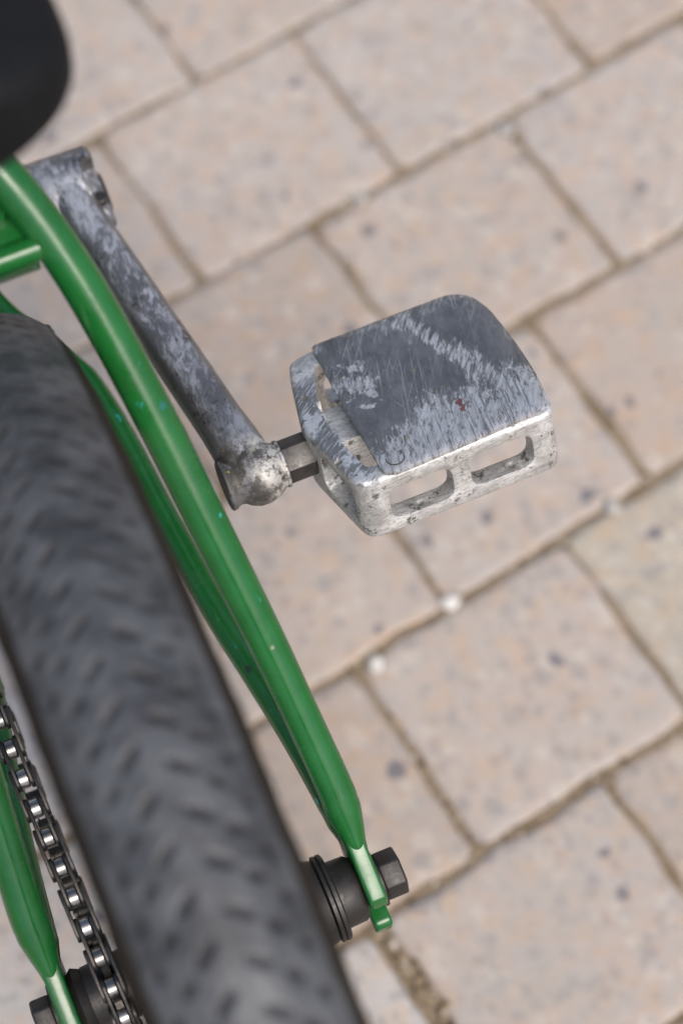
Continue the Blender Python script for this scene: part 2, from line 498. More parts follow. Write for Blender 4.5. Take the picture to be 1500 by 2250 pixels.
def sweep_geo(P, R1, R2=None, n=20, ref=(1, 0, 0), cap=True, power=2.0):
    """tube along P; R1 = half-size along ref-ish side, R2 = half-size across it"""
    P = np.asarray(P, float)
    R1 = np.broadcast_to(np.asarray(R1, float), (len(P),))
    R2 = R1 if R2 is None else np.broadcast_to(np.asarray(R2, float), (len(P),))
    T = np.gradient(P, axis=0)
    T /= np.linalg.norm(T, axis=1)[:, None]
    ref = np.array(ref, float)
    V, F = [], []
    th = np.linspace(0, 2 * np.pi, n, endpoint=False)
    for i, p in enumerate(P):
        s = ref - T[i] * (ref @ T[i]); s /= np.linalg.norm(s)
        u = np.cross(T[i], s)
        c, d = np.cos(th), np.sin(th)
        cx = np.sign(c) * np.abs(c) ** (2 / power); dx = np.sign(d) * np.abs(d) ** (2 / power)
        V += list(p + np.outer(cx * R1[i], s) + np.outer(dx * R2[i], u))
    for i in range(len(P) - 1):
        for j in range(n):
            k = (j + 1) % n
            F.append((i * n + j, i * n + k, (i + 1) * n + k, (i + 1) * n + j))
    if cap:
        F.append(tuple(range(n)))
        F.append(tuple(range((len(P) - 1) * n, len(P) * n)))
    return np.array(V), F

def merge(*geos):
    V, F, k = [], [], 0
    for v, f in geos:
        V += [tuple(a) for a in v]
        F += [tuple(i + k for i in g) for g in f]
        k += len(v)
    return V, F

def lathe_x(profile, n=40, center=(0, 0, 0)):
    """profile of (x, r) turned about the x axis"""
    V, F = [], []
    th = np.linspace(0, 2 * np.pi, n, endpoint=False)
    for x, r in profile:
        for t in th:
            V.append((center[0] + x, center[1] + r * np.cos(t), center[2] + r * np.sin(t)))
    m = len(profile)
    for i in range(m - 1):
        for j in range(n):
            k = (j + 1) % n
            F.append((i * n + j, i * n + k, (i + 1) * n + k, (i + 1) * n + j))
    F.append(tuple(range(n)))
    F.append(tuple(range((m - 1) * n, m * n)))
    return V, F

def prism(poly, a, b, axis):
    """poly of 2D points extruded from a to b along axis (0 x, 1 y, 2 z)"""
    n = len(poly)
    V = []
    for h in (a, b):
        for p in poly:
            q = list(p); q.insert(axis, h); V.append(tuple(q))
    F = [tuple(range(n))[::-1], tuple(range(n, 2 * n))]
    for i in range(n):
        k = (i + 1) % n
        F.append((i, k, n + k, n + i))
    return V, F

def round_poly(pts, r, seg=5):
    out = []
    n = len(pts)
    rs = r if isinstance(r, (list, tuple)) else [r] * n
    for i in range(n):
        a, b, c = np.array(pts[i - 1], float), np.array(pts[i], float), np.array(pts[(i + 1) % n], float)
        u = a - b; w = c - b
        lu, lw = np.linalg.norm(u), np.linalg.norm(w)
        d = min(rs[i], lu * .48, lw * .48)
        if d < 1e-6:
            out.append(tuple(b)); continue
        p0, p1 = b + u / lu * d, b + w / lw * d
        for t in np.linspace(0, 1, seg + 1):
            out.append(tuple((1 - t) ** 2 * p0 + 2 * t * (1 - t) * b + t * t * p1))
    return out

def freeze(o):
    dg = bpy.context.evaluated_depsgraph_get()
    dg.update()
    me = bpy.data.meshes.new_from_object(o.evaluated_get(dg))
    o.modifiers.clear()
    old = o.data
    o.data = me
    bpy.data.meshes.remove(old)
    return o

def bevel(o, w, seg=2, angle=35):
    b = o.modifiers.new('bevel', 'BEVEL')
    b.width = w; b.segments = seg; b.limit_method = 'ANGLE'; b.angle_limit = math.radians(angle)
    b.use_clamp_overlap = True
    return b

def cut(o, geos):
    V, F = geos
    me = bpy.data.meshes.new('cutter')
    me.from_pydata(V, [], F)
    bm = bmesh.new(); bm.from_mesh(me)
    bmesh.ops.recalc_face_normals(bm, faces=bm.faces)
    bm.to_mesh(me); bm.free()
    c = bpy.data.objects.new('cutter', me)
    col.objects.link(c)
    md = o.modifiers.new('cut', 'BOOLEAN')
    md.operation = 'DIFFERENCE'; md.solver = 'EXACT'; md.object = c
    freeze(o)
    bpy.data.objects.remove(c)
    bpy.data.meshes.remove(me)

# ------------------------------------------------------------------ ground: paving
def uv2xy(u, v):
    c, s = math.cos(PSI), math.sin(PSI)
    return u * c - v * s, u * s + v * c

S = 60.0
paving = mesh("paving", [(-S, -S, -0.0015), (S, -S, -0.0015), (S, S, -0.0015), (-S, S, -0.0015)], [(0, 1, 2, 3)], M['sand'], smooth=False)
tag(paving, "beige concrete block paving with brown sand joints under the bicycle", "paving", kind='structure')

def paver_mesh(hx, hy, seed):
    g = 13
    s = np.linspace(-1, 1, g)
    s = np.sign(s) * (1 - (1 - np.abs(s)) ** 1.9)          # finer towards the edges
    r, rc = 0.0016, 0.0060
    V, F = [], []
    off = Vector((seed * 3.71, seed * 1.37, 0))
    for j in s:
        for i in s:
            x, y = i * hx, j * hy
            d = min(hx - abs(x), hy - abs(y))
            ax, ay = abs(x) - (hx - rc), abs(y) - (hy - rc)
            if ax > 0 and ay > 0:
                mx = max(ax, ay); l = math.hypot(ax, ay)
                x = math.copysign(hx - rc + ax * mx / l, x); y = math.copysign(hy - rc + ay * mx / l, y)
            e = max(0, 1 - d / 0.010)
            nx = noise.noise(Vector((x * 45, y * 45, seed)) + off) * 0.0036 + noise.noise(Vector((x * 160, y * 160, seed)) + off) * 0.0016
            ny = noise.noise(Vector((x * 45, y * 45, seed + 40)) + off) * 0.0036 + noise.noise(Vector((x * 160, y * 160, seed + 9)) + off) * 0.0016
            z = 0.0
            if d < r: z = -(r - math.sqrt(max(0, r * r - (r - d) ** 2)))
            z += noise.noise(Vector((x * 30, y * 30, seed + 7)) + off) * 0.0006 + e * noise.noise(Vector((x * 120, y * 120, seed)) + off) * 0.0005
            V.append((x + nx * e, y + ny * e, z))
    for j in range(g - 1):
        for i in range(g - 1):
            a = j * g + i
            F.append((a, a + 1, a + g + 1, a + g))
    ring = [i for i in range(g)] + [j * g + g - 1 for j in range(1, g)] + [(g - 1) * g + i for i in range(g - 2, -1, -1)] + [j * g for j in range(g - 2, 0, -1)]
    k = len(V)
    for a in ring:
        V.append((V[a][0], V[a][1], -0.055))
    for t in range(len(ring)):
        t2 = (t + 1) % len(ring)
        F.append((ring[t], k + t, k + t2, ring[t2]))
    F.append(tuple(range(k, k + len(ring))))
    me = bpy.data.meshes.new("paver")
    me.from_pydata(V, [], F)
    bm = bmesh.new(); bm.from_mesh(me)
    bmesh.ops.recalc_face_normals(bm, faces=bm.faces)
    bm.to_mesh(me); bm.free()
    finish(me, True, 60)
    me.materials.append(M['paver'])
    return me

ROW_H, ROW_0 = 0.122, 0.5148
KNOWN = {-1: [0.2735], 0: [0.2045, 0.3406, 0.4777], 1: [0.2788, 0.4117], 2: [0.2122, 0.3463], 3: [0.1503, 0.2855], 4: [0.0896, 0.2258]}
PITCH = 0.1352
JOINTS = []
pid = 0
for k in range(-5, 8):
    vt, vb = ROW_0 - k * ROW_H, ROW_0 - (k + 1) * ROW_H
    known = KNOWN.get(k)
    if known is None:
        known = [0.2045 - 0.063 * k + random.uniform(-0.004, 0.004)]
    us = list(known)
    while us[0] > -0.55: us.insert(0, us[0] - PITCH + random.uniform(-0.002, 0.002))
    while us[-1] < 1.0: us.append(us[-1] + PITCH + random.uniform(-0.002, 0.002))
    JOINTS.append((us, vt, vb))
    for a, b in zip(us[:-1], us[1:]):
        gap = (0.0027 if k <= 1 else 0.0036) + random.uniform(-0.0006, 0.0008)
        hx, hy = (b - a - gap) / 2 + random.uniform(-0.0006, 0.0006), (ROW_H - gap) / 2 + random.uniform(-0.0006, 0.0006)
        sh = 0.0
        if k == 4 and abs(b - 0.0896) < 1e-6: hx -= 0.0035; sh = -0.0035
        me = paver_mesh(hx, hy, pid * 1.73 + 5)
        o = link_mesh("paver", me, M['paver'], paving)
        x, y = uv2xy((a + b) / 2 + sh, (vt + vb) / 2)
        o.location = (x, y, random.uniform(-0.0008, 0.0008))
        o.rotation_euler = (random.gauss(0, 0.003), random.gauss(0, 0.003), PSI + random.gauss(0, 0.006))
        t = random.uniform(0.92, 1.06)
        w = random.uniform(-0.04, 0.04)
        o.color = (t * (1 + w), t, t * (1 - w), 1)
        um = (a + b) / 2
        if k == 3 and 0.28 < um < 0.42:                    # the yellower stone right of the pedal
            o.color = (0.99, 1.03, 0.96, 1)
        if um < 0.03 and 1 < k < 6:                        # pale grey stones left of the wheel, tint raised to offset the tyre's shadow
            o.color = (1.2, 1.3, 1.38, 1)
        pid += 1

# grit lying in the joints: one mass
def ico(rad, seed, sub=1):
    bm = bmesh.new()
    bmesh.ops.create_icosphere(bm, subdivisions=sub, radius=1.0)
    sx, sy, sz = rad
    V = []
    for v in bm.verts:
        n = 1 + 0.28 * noise.noise(v.co * 1.3 + Vector((seed, seed * .7, 0)))
        V.append((v.co.x * sx * n, v.co.y * sy * n, v.co.z * sz * n))
    F = [tuple(x.index for x in f.verts) for f in bm.faces]
    bm.free()
    return V, F
base_ico = [ico((1, 0.8, 0.65), s * 7.1) for s in range(6)]
V, F = [], []
def add_grit(u, v, r):
    x, y = uv2xy(u, v)
    bv, bf = random.choice(base_ico)
    k = len(V); a = random.uniform(0, 6.28); c, s = math.cos(a), math.sin(a)
    for p in bv:
        V.append((x + (p[0] * c - p[1] * s) * r, y + (p[0] * s + p[1] * c) * r, -0.0018 + r * 0.2 + p[2] * r))
    F.extend([tuple(i + k for i in f) for f in bf])
for us, vt, vb in JOINTS:
    if vt > 0.85 or vb < -0.3: continue
    for _ in range(330):
        u = random.uniform(-0.2, 0.65)
        add_grit(u, vt + random.gauss(0, 0.0013), random.choice((0.0007, 0.001, 0.0014, 0.0021)))
    for a in us:
        if not -0.2 < a < 0.65: continue
        n = 150 if (vt < 0.05 and 0.05 < a < 0.15) else 45
        for _ in range(n):
            wide = n == 150
            add_grit(a + random.gauss(-0.0025 if wide else 0, 0.0026 if wide else 0.0014), random.uniform(vb, vt), random.choice((0.0012, 0.0018, 0.0024, 0.0034) if wide else (0.0007, 0.001, 0.0014, 0.0021)))
grit = mesh("joint_grit", V, F, M['grit'], smooth=False)
tag(grit, "brown grit and crumbs lying in the paving joints", "grit", kind='stuff')

PEBBLES = [(0.1847, 0.1845, 0.0052, "round white pebble in the joint below the pedal"),
           (0.1343, 0.1680, 0.0048, "white pebble in the joint just right of the green stay"),
           (0.3377, 0.4480, 0.0058, "pale pebble in the joint near the top right of the picture"),
           (0.2392, 0.4375, 0.0045, "faint pale pebble in the joint above the pedal, left of centre"),
           (0.2891, 0.2008, 0.0050, "pale grey pebble in the joint right of the pedal")]
for i, (x, y, r, lab) in enumerate(PEBBLES):
    v, f = ico((r, r * 0.82, r * 0.6), 3.3 + i * 2.9, 3)
    o = mesh("pebble", v, f, M['pebble'])
    o.location = (x, y, 0.0006)
    o.rotation_euler = (0, 0, i * 1.3)
    t = (1.0, 0.9, 0.5, 0.55, 0.55)[i]
    o.color = (t, t, t, 1)
    tag(o, lab, "pebble", "pale pebbles lying in the paving joints")

# ------------------------------------------------------------------ bicycle
bike = bpy.data.objects.new("bicycle", None)
col.objects.link(bike)
tag(bike, "green bicycle with a worn metal platform pedal, fat grey rear tyre and black saddle", "bicycle")

BB = np.array([0, 0.3155, 0.288])
AX = np.array([0, 0, 0.256])
def seat_axis(z): return np.array([0, BB[1] - 0.344 * (z - BB[2]), z])

# --- frame
g = [sweep_geo([BB + (0, 0, 0.018), seat_axis(0.40), seat_axis(0.505)], 0.0145, n=28),
     lathe_x([(-0.036, 0.0185), (-0.036, 0.0215), (0.036, 0.0215), (0.036, 0.0185)], 36, BB),
     sweep_geo([seat_axis(0.475) + (0, 0.012, 0), (0, 0.45, 0.525), (0, 0.63, 0.572)], 0.0150, n=24),
     sweep_geo([BB + (0, 0.018, 0.006), (0, 0.47, 0.40), (0, 0.635, 0.53)], 0.0170, n=24),
     sweep_geo([(0, 0.628, 0.508), (0, 0.595, 0.615)], 0.0185, n=28),
     sweep_geo([seat_axis(0.488), seat_axis(0.512)], 0.0172, n=28)]
frame = mesh("frame", *merge(*g), M['green'], bike)

ss_c = [(61.9, 8), (62.2, 17), (62.0, 26), (61.6, 34), (57.0, 76.3), (51.3, 117), (46.2, 153), (40.6, 184), (35.6, 203), (29.8, 219), (22, 234), (12, 247), (3, 255)]
def seat_stay(sgn):
    P = np.array([(sgn * x / 1000, y / 1000, 0.262 + 0.85 * y / 1000) for x, y in ss_c])
    Q = catmull(P, 14)
    y = Q[:, 1] * 1000
    R1 = np.interp(y, [8, 13, 23, 24.5, 60, 110, 255], [3.8, 4.4, 6.9, 7.1, 7.0, 7.6, 7.7]) / 1000
    R2 = np.interp(y, [8, 13, 23, 24.5, 60, 110, 255], [4.4, 5.6, 7.0, 7.1, 7.0, 7.6, 7.7]) / 1000
    pw = 2.0
    return sweep_geo(Q, R1, R2, n=32, power=pw)
cs_c = [(61.2, 8), (61.8, 18), (62, 26), (61.6, 36), (58.6, 63), (54.0, 92), (48.2, 124), (43.6, 165), (40, 205), (35.6, 233), (31.5, 243.5), (26, 254), (20.5, 264), (14, 276), (9, 290), (7, 302)]
def chain_stay(sgn):
    P = np.array([(sgn * x / 1000, y / 1000, 0.2575 + 0.1 * y / 1000) for x, y in cs_c])
    Q = catmull(P, 7)
    y = Q[:, 1] * 1000
    R1 = np.interp(y, [8, 16, 25, 34, 90, 130, 255], [3.2, 3.6, 6.2, 6.8, 6.6, 6.0, 6.0]) / 1000
    R2 = np.interp(y, [8, 16, 25, 34, 90, 130, 255], [4.5, 5.6, 6.6, 6.9, 6.8, 6.4, 6.4]) / 1000
    return sweep_geo(Q, R1, R2, n=30)
for s in (1, -1):
    mesh("seat_stay", *seat_stay(s), M['green'], frame, angle=60)
    mesh("chain_stay", *chain_stay(s), M['green'], frame, angle=60)
    # slotted rear dropout plate
    prof = [(0.034, 0.291), (0.020, 0.283), (0.010, 0.2765), (-0.0115, 0.2705), (-0.0128, 0.2635), (-0.010, 0.2612), (0.001, 0.2612), (0.004, 0.256), (0.001, 0.2508),
            (-0.0150, 0.2508), (-0.0172, 0.249), (-0.0170, 0.2420), (-0.003, 0.2385), (0.012, 0.2420), (0.024, 0.2500), (0.036, 0.2545)]
    x0, x1 = (0.0582, 0.0654) if s > 0 else (-0.0654, -0.0582)
    d = mesh("dropout", *prism(prof, x0, x1, 0), M['green'], frame)
    bevel(d, 0.0012, 3); freeze(d); finish(d.data, True, 50)
# bridge between the seat stays, with its gusset plate and a small bolt
br = np.array([0, 0.2062, 0.4382])
mesh("stay_bridge", *sweep_geo([br + (-0.0300, 0, 0), br, br + (0.0300, 0, 0)], 0.0048, n=20, ref=(0, 1, 0)), M['green'], frame)
gp = [(-0.033, 0.0), (0.033, 0.0), (0.027, 0.018), (0.013, 0.036), (-0.013, 0.036), (-0.027, 0.018)]
sl = np.array([0, 0.96, 0.16])
def gpt(u, v, h): return br + np.array([u, 0, 0]) + sl * (v + 0.001) + np.array([0, -0.16, 0.96]) * (h + 0.0005)
n = len(gp)
V = [gpt(u, v, -0.003) for u, v in gp] + [gpt(u, v, 0.0015) for u, v in gp]
F = [tuple(range(n))[::-1], tuple(range(n, 2 * n))] + [(i, (i + 1) % n, n + (i + 1) % n, n + i) for i in range(n)]
mesh("gusset_plate", V, F, M['green'], frame, smooth=False)
bc = gpt(0.019, 0.014, 0.001)
mesh("gusset_bolt", *sweep_geo([bc, bc + np.array([0, -0.16, 0.96]) * 0.004], [0.0042, 0.0038], n=6), M['green'], frame, smooth=False)

# --- rear wheel: rim, tyre, hub, spokes
RIM_R = 0.203
rim_prof = [(-0.0145, 0.209), (-0.0165, 0.2085), (-0.0165, 0.203), (-0.015, 0.196), (-0.008, 0.189), (0.008, 0.189), (0.015, 0.196), (0.0165, 0.203), (0.0165, 0.2085), (0.0145, 0.209), (0.012, 0.200), (-0.012, 0.200), (-0.0145, 0.209)]
V, F = [], []
nn = 120
for x, r in rim_prof[:-1]:
    for t in np.linspace(0, 2 * np.pi, nn, endpoint=False):
        V.append((x, r * math.cos(t), AX[2] + r * math.sin(t)))
m_ = len(rim_prof) - 1
for i in range(m_):
    for j in range(nn):
        a, b = i, (i + 1) % m_
        F.append((a * nn + j, a * nn + (j + 1) % nn, b * nn + (j + 1) % nn, b * nn + j))
wheel = mesh("rear_wheel", V, F, M['rim'], bike)

def build_tyre():
    r, Ro = 0.0300, 0.256
    Rm = Ro - r
    nc = 1440
    ph = np.concatenate([np.linspace(-2.4, -1.24, 18, endpoint=False), np.linspace(-1.24, 1.24, 116), np.linspace(1.24, 2.4, 19)[1:]])
    TH = np.linspace(0, 2 * np.pi, nc, endpoint=False)
    ph2, th2 = np.meshgrid(ph, TH)
    s = th2 * Ro * 1000                                   # mm round the wheel
    w = ph2 * r * 1000                                    # mm across the tread
    pitch = 2 * np.pi * Ro * 1000 / 112
    hgt = np.zeros_like(s)
    def groove(w0, length, width, slant, shift, depth):
        for sg in (-1, 1):
            ww = sg * w - w0
            sc = s + shift + sg * 0.25 * pitch
            d = (sc + ww * slant) % pitch - pitch / 2     # arms sweep back from the crown
            e = (ww / (length / 2)) ** 4 + (d / (width / 2)) ** 2
            hgt[:] = np.minimum(hgt, -depth * np.clip((1.2 - e) * 1.6, 0, 1))
    groove(6.6, 7.8, 3.5, 0.60, 0.0, 1.8)
    groove(15.2, 6.4, 3.6, 0.40, pitch * 0.5, 1.8)
    groove(22.6, 5.2, 3.4, 0.25, pitch * 0.05, 1.8)
    worn = 0.80 + 0.20 * np.sin(s * 0.021 + 1.3 * np.sin(w * 0.13)) * np.sin(s * 0.047 + w * 0.11 + 1.0)
    hgt *= worn
    crown = np.exp(-(w / 1.1) ** 2) * 0.25
    ridge = 0.9 * np.exp(-((np.abs(w) - 28.6) / 0.9) ** 2)
    step = -0.7 / (1 + np.exp(-(np.abs(w) - 29.2) / 0.35))
    wear = 0.18 * np.sin(s * 0.11 + 2 * np.sin(w * 0.2)) + 0.12 * np.sin(s * 0.31 + w * 0.4)
    rr = r + (hgt - crown + ridge + step + wear) / 1000
    flat = 1 - 0.0 * ph2
    X = rr * np.sin(ph2) * flat - 0.0010
    Rr = Rm + rr * np.cos(ph2)
    Y = Rr * np.sin(th2)
    Z = AX[2] + Rr * np.cos(th2)
    nw = len(ph)
    V = np.stack([X, Y, Z], -1).reshape(-1, 3)
    i = np.arange(nc)[:, None]; j = np.arange(nw - 1)[None]
    i2 = (i + 1) % nc
    F = np.stack([i * nw + j, i * nw + j + 1, i2 * nw + j + 1, i2 * nw + j], -1).reshape(-1, 4)
    me = bpy.data.meshes.new("tyre")
    me.vertices.add(len(V)); me.vertices.foreach_set('co', V.ravel())
    me.loops.add(F.size); me.loops.foreach_set('vertex_index', F.ravel().astype(np.int32))
    me.polygons.add(len(F)); me.polygons.foreach_set('loop_start', np.arange(len(F), dtype=np.int32) * 4)
    me.polygons.foreach_set('use_smooth', np.ones(len(F), bool))
    me.update(calc_edges=True); me.validate()
    at = me.attributes.new('groove', 'FLOAT', 'POINT')
    at.data.foreach_set('value', np.clip(-hgt / 1.6, 0, 1).ravel().astype(np.float32))
    mid = (nw - 1) // 2
    if me.polygons[mid].normal.dot(me.polygons[mid].center - Vector((0, 0, AX[2]))) < 0:
        me.flip_normals()
    return link_mesh("tyre", me, M['rubber'], wheel)
build_tyre()

hub = mesh("hub_shell", *lathe_x([(-0.036, 0.012), (-0.036, 0.0185), (-0.034, 0.026), (-0.031, 0.026), (-0.029, 0.018), (0.0, 0.0165), (0.029, 0.018), (0.031, 0.026), (0.034, 0.026), (0.036, 0.0185), (0.0435, 0.0165), (0.0435, 0.012)], 48, AX), M['steel'], wheel)
mesh("hub_guard", *lathe_x([(0.0440, 0.008), (0.0440, 0.0165), (0.0445, 0.0175), (0.0458, 0.0175), (0.0462, 0.0168), (0.0466, 0.0175), (0.0480, 0.0175), (0.0486, 0.0165), (0.0486, 0.008)], 56, AX), M['steel'], wheel)
mesh("hub_cone", *lathe_x([(0.0487, 0.008), (0.0487, 0.0136), (0.0562, 0.0133), (0.0580, 0.0120), (0.0584, 0.008)], 48, AX), M['steel'], wheel)
mesh("hub_cone", *lathe_x([(-0.0584, 0.008), (-0.0584, 0.0115), (-0.056, 0.0136), (-0.0525, 0.0120), (-0.0525, 0.008)], 48, AX), M['steel'], wheel)
mesh("axle", *lathe_x([(-0.0700, 0.0058), (-0.0700, 0.0062), (0.0700, 0.0062), (0.0700, 0.0058)], 24, AX), M['steel'], wheel)
def axle_nut(sgn):
    R = 0.0098 if sgn > 0 else 0.0081
    hexa = [(R * math.cos(a + 0.30), AX[2] + R * math.sin(a + 0.30)) for a in np.arange(6) * math.pi / 3]
    a, b = (0.0667, 0.0758) if sgn > 0 else (-0.0748, -0.0667)
    o = mesh("axle_nut", *prism(hexa, a, b, 0), M['steel'], wheel)
    bevel(o, 0.0011, 3); freeze(o); finish(o.data, True, 40)
    w0, w1 = (0.06545, 0.0666) if sgn > 0 else (-0.0666, -0.06545)
    mesh("axle_washer", *lathe_x([(w0, 0.0065), (w0, 0.0112), (w1, 0.0110), (w1, 0.0065)], 36, AX), M['steel'], wheel)
axle_nut(1); axle_nut(-1)
cog_c = -0.0425
def cog(n, rp, half):
    pts = []
    for i in range(n):
        a = 2 * math.pi * i / n
        for da, r in ((-0.30, rp - 0.0042), (-0.14, rp - 0.0005), (-0.06, rp + 0.0038), (0.06, rp + 0.0038), (0.14, rp - 0.0005), (0.30, rp - 0.0042)):
            t = a + da * 2 * math.pi / n * 1.5
            pts.append((r * math.cos(t), r * math.sin(t)))
    return pts
cp = [(y, z + AX[2]) for y, z in cog(9, 0.0182, 0)]
mesh("driver_cog", *prism(cp, cog_c - 0.0014, cog_c + 0.0014, 0), M['chainplate'], wheel, angle=30)
mesh("driver_body", *lathe_x([(-0.0524, 0.008), (-0.0524, 0.0125), (-0.0365, 0.0135), (-0.0365, 0.008)], 36, AX), M['steel'], wheel)
# spokes, each its own piece
sp_me = None
for i in range(36):
    side = 1 if i % 2 else -1
    a_r = 2 * math.pi * i / 36
    a_h = a_r + (1 if (i // 2) % 2 else -1) * 1.15
    p0 = Vector((side * 0.0325, 0.0235 * math.sin(a_h), AX[2] + 0.0235 * math.cos(a_h)))
    p1 = Vector((side * 0.003, 0.1905 * math.sin(a_r), AX[2] + 0.1905 * math.cos(a_r)))
    if sp_me is None:
        v, f = sweep_geo([(0, 0, 0), (0, 0, 0.5), (0, 0, 0.93), (0, 0, 0.932), (0, 0, 1)], [0.001, 0.001, 0.001, 0.0019, 0.0019], n=8)
        sp = mesh("spoke", v, f, M['spoke'], wheel); sp_me = sp.data
    else:
        sp = link_mesh("spoke", sp_me, None, wheel)
    d = p1 - p0
    sp.matrix_local = Matrix.LocRotScale(p0, d.to_track_quat('Z', 'Y'), (1, 1, d.length))

# --- crank arm with bosses
arm_P = catmull([(0.0570, 0.3225, 0.2878), (0.0570, 0.3155, 0.288), (0.0592, 0.295, 0.2912), (0.0645, 0.262, 0.2973), (0.0705, 0.222, 0.3041), (0.0757, 0.182, 0.3110), (0.0778, 0.165, 0.3139), (0.0788, 0.1500, 0.3155)], 10)
yy = arm_P[:, 1]
arm = mesh("crank_arm", *sweep_geo(arm_P, np.interp(yy, [0.150, 0.160, 0.18, 0.23, 0.29, 0.33], [0.0100, 0.0104, 0.0094, 0.0094, 0.0102, 0.0102]),
                                   np.interp(yy, [0.150, 0.160, 0.18, 0.23, 0.29, 0.318, 0.33], [0.0108, 0.0118, 0.0112, 0.0120, 0.0185, 0.0228, 0.0205]), n=48, power=2.9), M['crank'], bike, angle=60)
PB = np.array([0, 0.1524, 0.3155])
bossp = [(0.0664, 0.0080), (0.0664, 0.0098), (0.0670, 0.0105), (0.0684, 0.0104), (0.0694, 0.0096), (0.0708, 0.0092), (0.0724, 0.0096), (0.0745, 0.0112), (0.0775, 0.0125), (0.0815, 0.0128), (0.0855, 0.0119), (0.0882, 0.0101), (0.0896, 0.0094), (0.0902, 0.0093), (0.0904, 0.0097), (0.0914, 0.0097), (0.0917, 0.0090), (0.0917, 0.0075)]
boss = mesh("pedal_boss", *lathe_x(bossp, 48, PB), M['crank'], arm, angle=50)
# black disc over the boss's inner end, painted as the shaded bore
mesh("pedal_boss_bore_shade", *lathe_x([(0.06625, 0.0), (0.06625, 0.0082), (0.0668, 0.0086)], 32, PB), M['rim'], arm)
bbp = [(0.0420, 0.016), (0.0420, 0.0215), (0.0435, 0.0225), (0.0708, 0.0222), (0.0722, 0.0210), (0.0722, 0.013)]
bbo = mesh("crank_boss", *lathe_x(bbp, 56, BB), M['crank'], arm, angle=40)
cut(bbo, prism([(0.281, 0.2955), (0.3215, 0.2990), (0.3215, 0.34), (0.281, 0.34)], 0.0660, 0.08, 0))
cut(bbo, prism([(0.27, 0.2870), (0.300, 0.2895), (0.300, 0.2930), (0.27, 0.2930)], 0.0640, 0.08, 0))
bevel(bbo, 0.0008, 2, 40); freeze(bbo); finish(bbo.data, True, 35)
mesh("pinch_bolt", *sweep_geo([(0.0692, 0.3060, 0.2950), (0.0692, 0.3060, 0.3005), (0.0692, 0.3060, 0.3010)], [0.0030, 0.0030, 0.0024], n=18), M['steel'], arm)
mesh("crank_bolt", *lathe_x([(0.0722, 0.004), (0.0722, 0.0095), (0.0738, 0.0085), (0.0738, 0.004)], 24, BB), M['steel'], arm)
mesh("bottom_bracket_spindle", *lathe_x([(-0.06, 0.004), (-0.06, 0.0095), (0.045, 0.0095), (0.045, 0.004)], 24, BB), M['steel'], arm)
# front sprocket on the other side
spc = [(y + BB[1], z + BB[2]) for y, z in cog(25, 0.0485, 0)]
mesh("sprocket", *prism(spc, -0.0490, -0.0460, 0), M['steel'], arm, angle=30)

# --- pedal (local frame: x outward, y forward, z up from the cage centre)
PITCHA = -0.3605
pbase = round_poly([(-31, 40.6), (-41.6, 38.6), (-44.6, 28), (-47.3, 14.5), (-49.6, 3), (-49.6, -3), (-47.3, -14.5), (-44.6, -28), (-41.8, -41.0),
                    (38.9, -41.0), (41.0, -30), (40.6, -8), (40.0, 8), (38.8, 26), (35.5, 35.0), (29.0, 40.2)], [0.002, 0.005, 0.01, 0.02, 0.006, 0.006, 0.02, 0.012, 0.0075, 0.0065, 0.01, 0.02, 0.02, 0.012, 0.006, 0.004] and [2, 4, 8, 8, 5, 5, 8, 9, 6, 6, 9, 9, 9, 9, 5, 5], 4)
pbase = [(x / 1000, y / 1000) for x, y in pbase]
body = mesh("pedal", *prism(pbase, -0.0168, 0.0140, 2), M['alloy'], bike)
bevel(body, 0.0022, 4, 50); freeze(body)
def mm(pts): return [(a / 1000, b / 1000) for a, b in pts]
win_f = mm(round_poly([(-33.5, 31), (-39.5, 10), (34, 10), (32, 31)], 3.2, 4))
win_r = mm(round_poly([(-35.5, -33.2), (35, -33.2), (35, -10), (-40, -10)], 3.2, 4))
cut(body, prism(win_f, -0.03, 0.03, 2))
cut(body, prism(win_r, -0.03, 0.03, 2))
bar = mm([(-40, -10.5), (34.2, -10.5), (34.2, 10.5), (-40, 10.5)])
cut(body, prism(bar, 0.0088, 0.03, 2))
cut(body, prism(bar, -0.03, -0.0098, 2))
for xa, xb, za, zb in ((-31.2, -5.0, -9.8, 6.8), (2.3, 28.6, -9.2, 7.6)):
    for ya, yb in ((-0.06, -0.028), (0.028, 0.06)):
        cut(body, prism(mm(round_poly([(xa, za), (xb, za), (xb, zb), (xa, zb)], 5.6, 6)), ya, yb, 1))
for ya, yb in ((-35, -11.5), (11.5, 33)):                # pockets in the inner side wall
    cut(body, prism(mm(round_poly([(ya, -9.5), (yb, -9.5), (yb, 8.5), (ya, 8.5)], 4.5, 5)), -0.07, -0.041, 0))
def disc(cx, cy, r, n=16): return [(cx + r * math.cos(a), cy + r * math.sin(a)) for a in np.linspace(0, 2 * math.pi, n, endpoint=False)]
for cx, cy, za, zb in ((-0.0432, 0.0155, 0.006, 0.03), (-0.0435, -0.0240, 0.006, 0.03), (-0.0190, -0.0375, -0.03, -0.005), (0.0200, -0.0372, -0.03, -0.005)):
    cut(body, prism(disc(cx, cy, 0.0016), za, zb, 2))
bevel(body, 0.0007, 2, 40); freeze(body)
finish(body.data, True, 35)
body.location = (0.111 + 0.04075, 0.1524, 0.3159)
body.rotation_euler = (PITCHA, 0, 0)

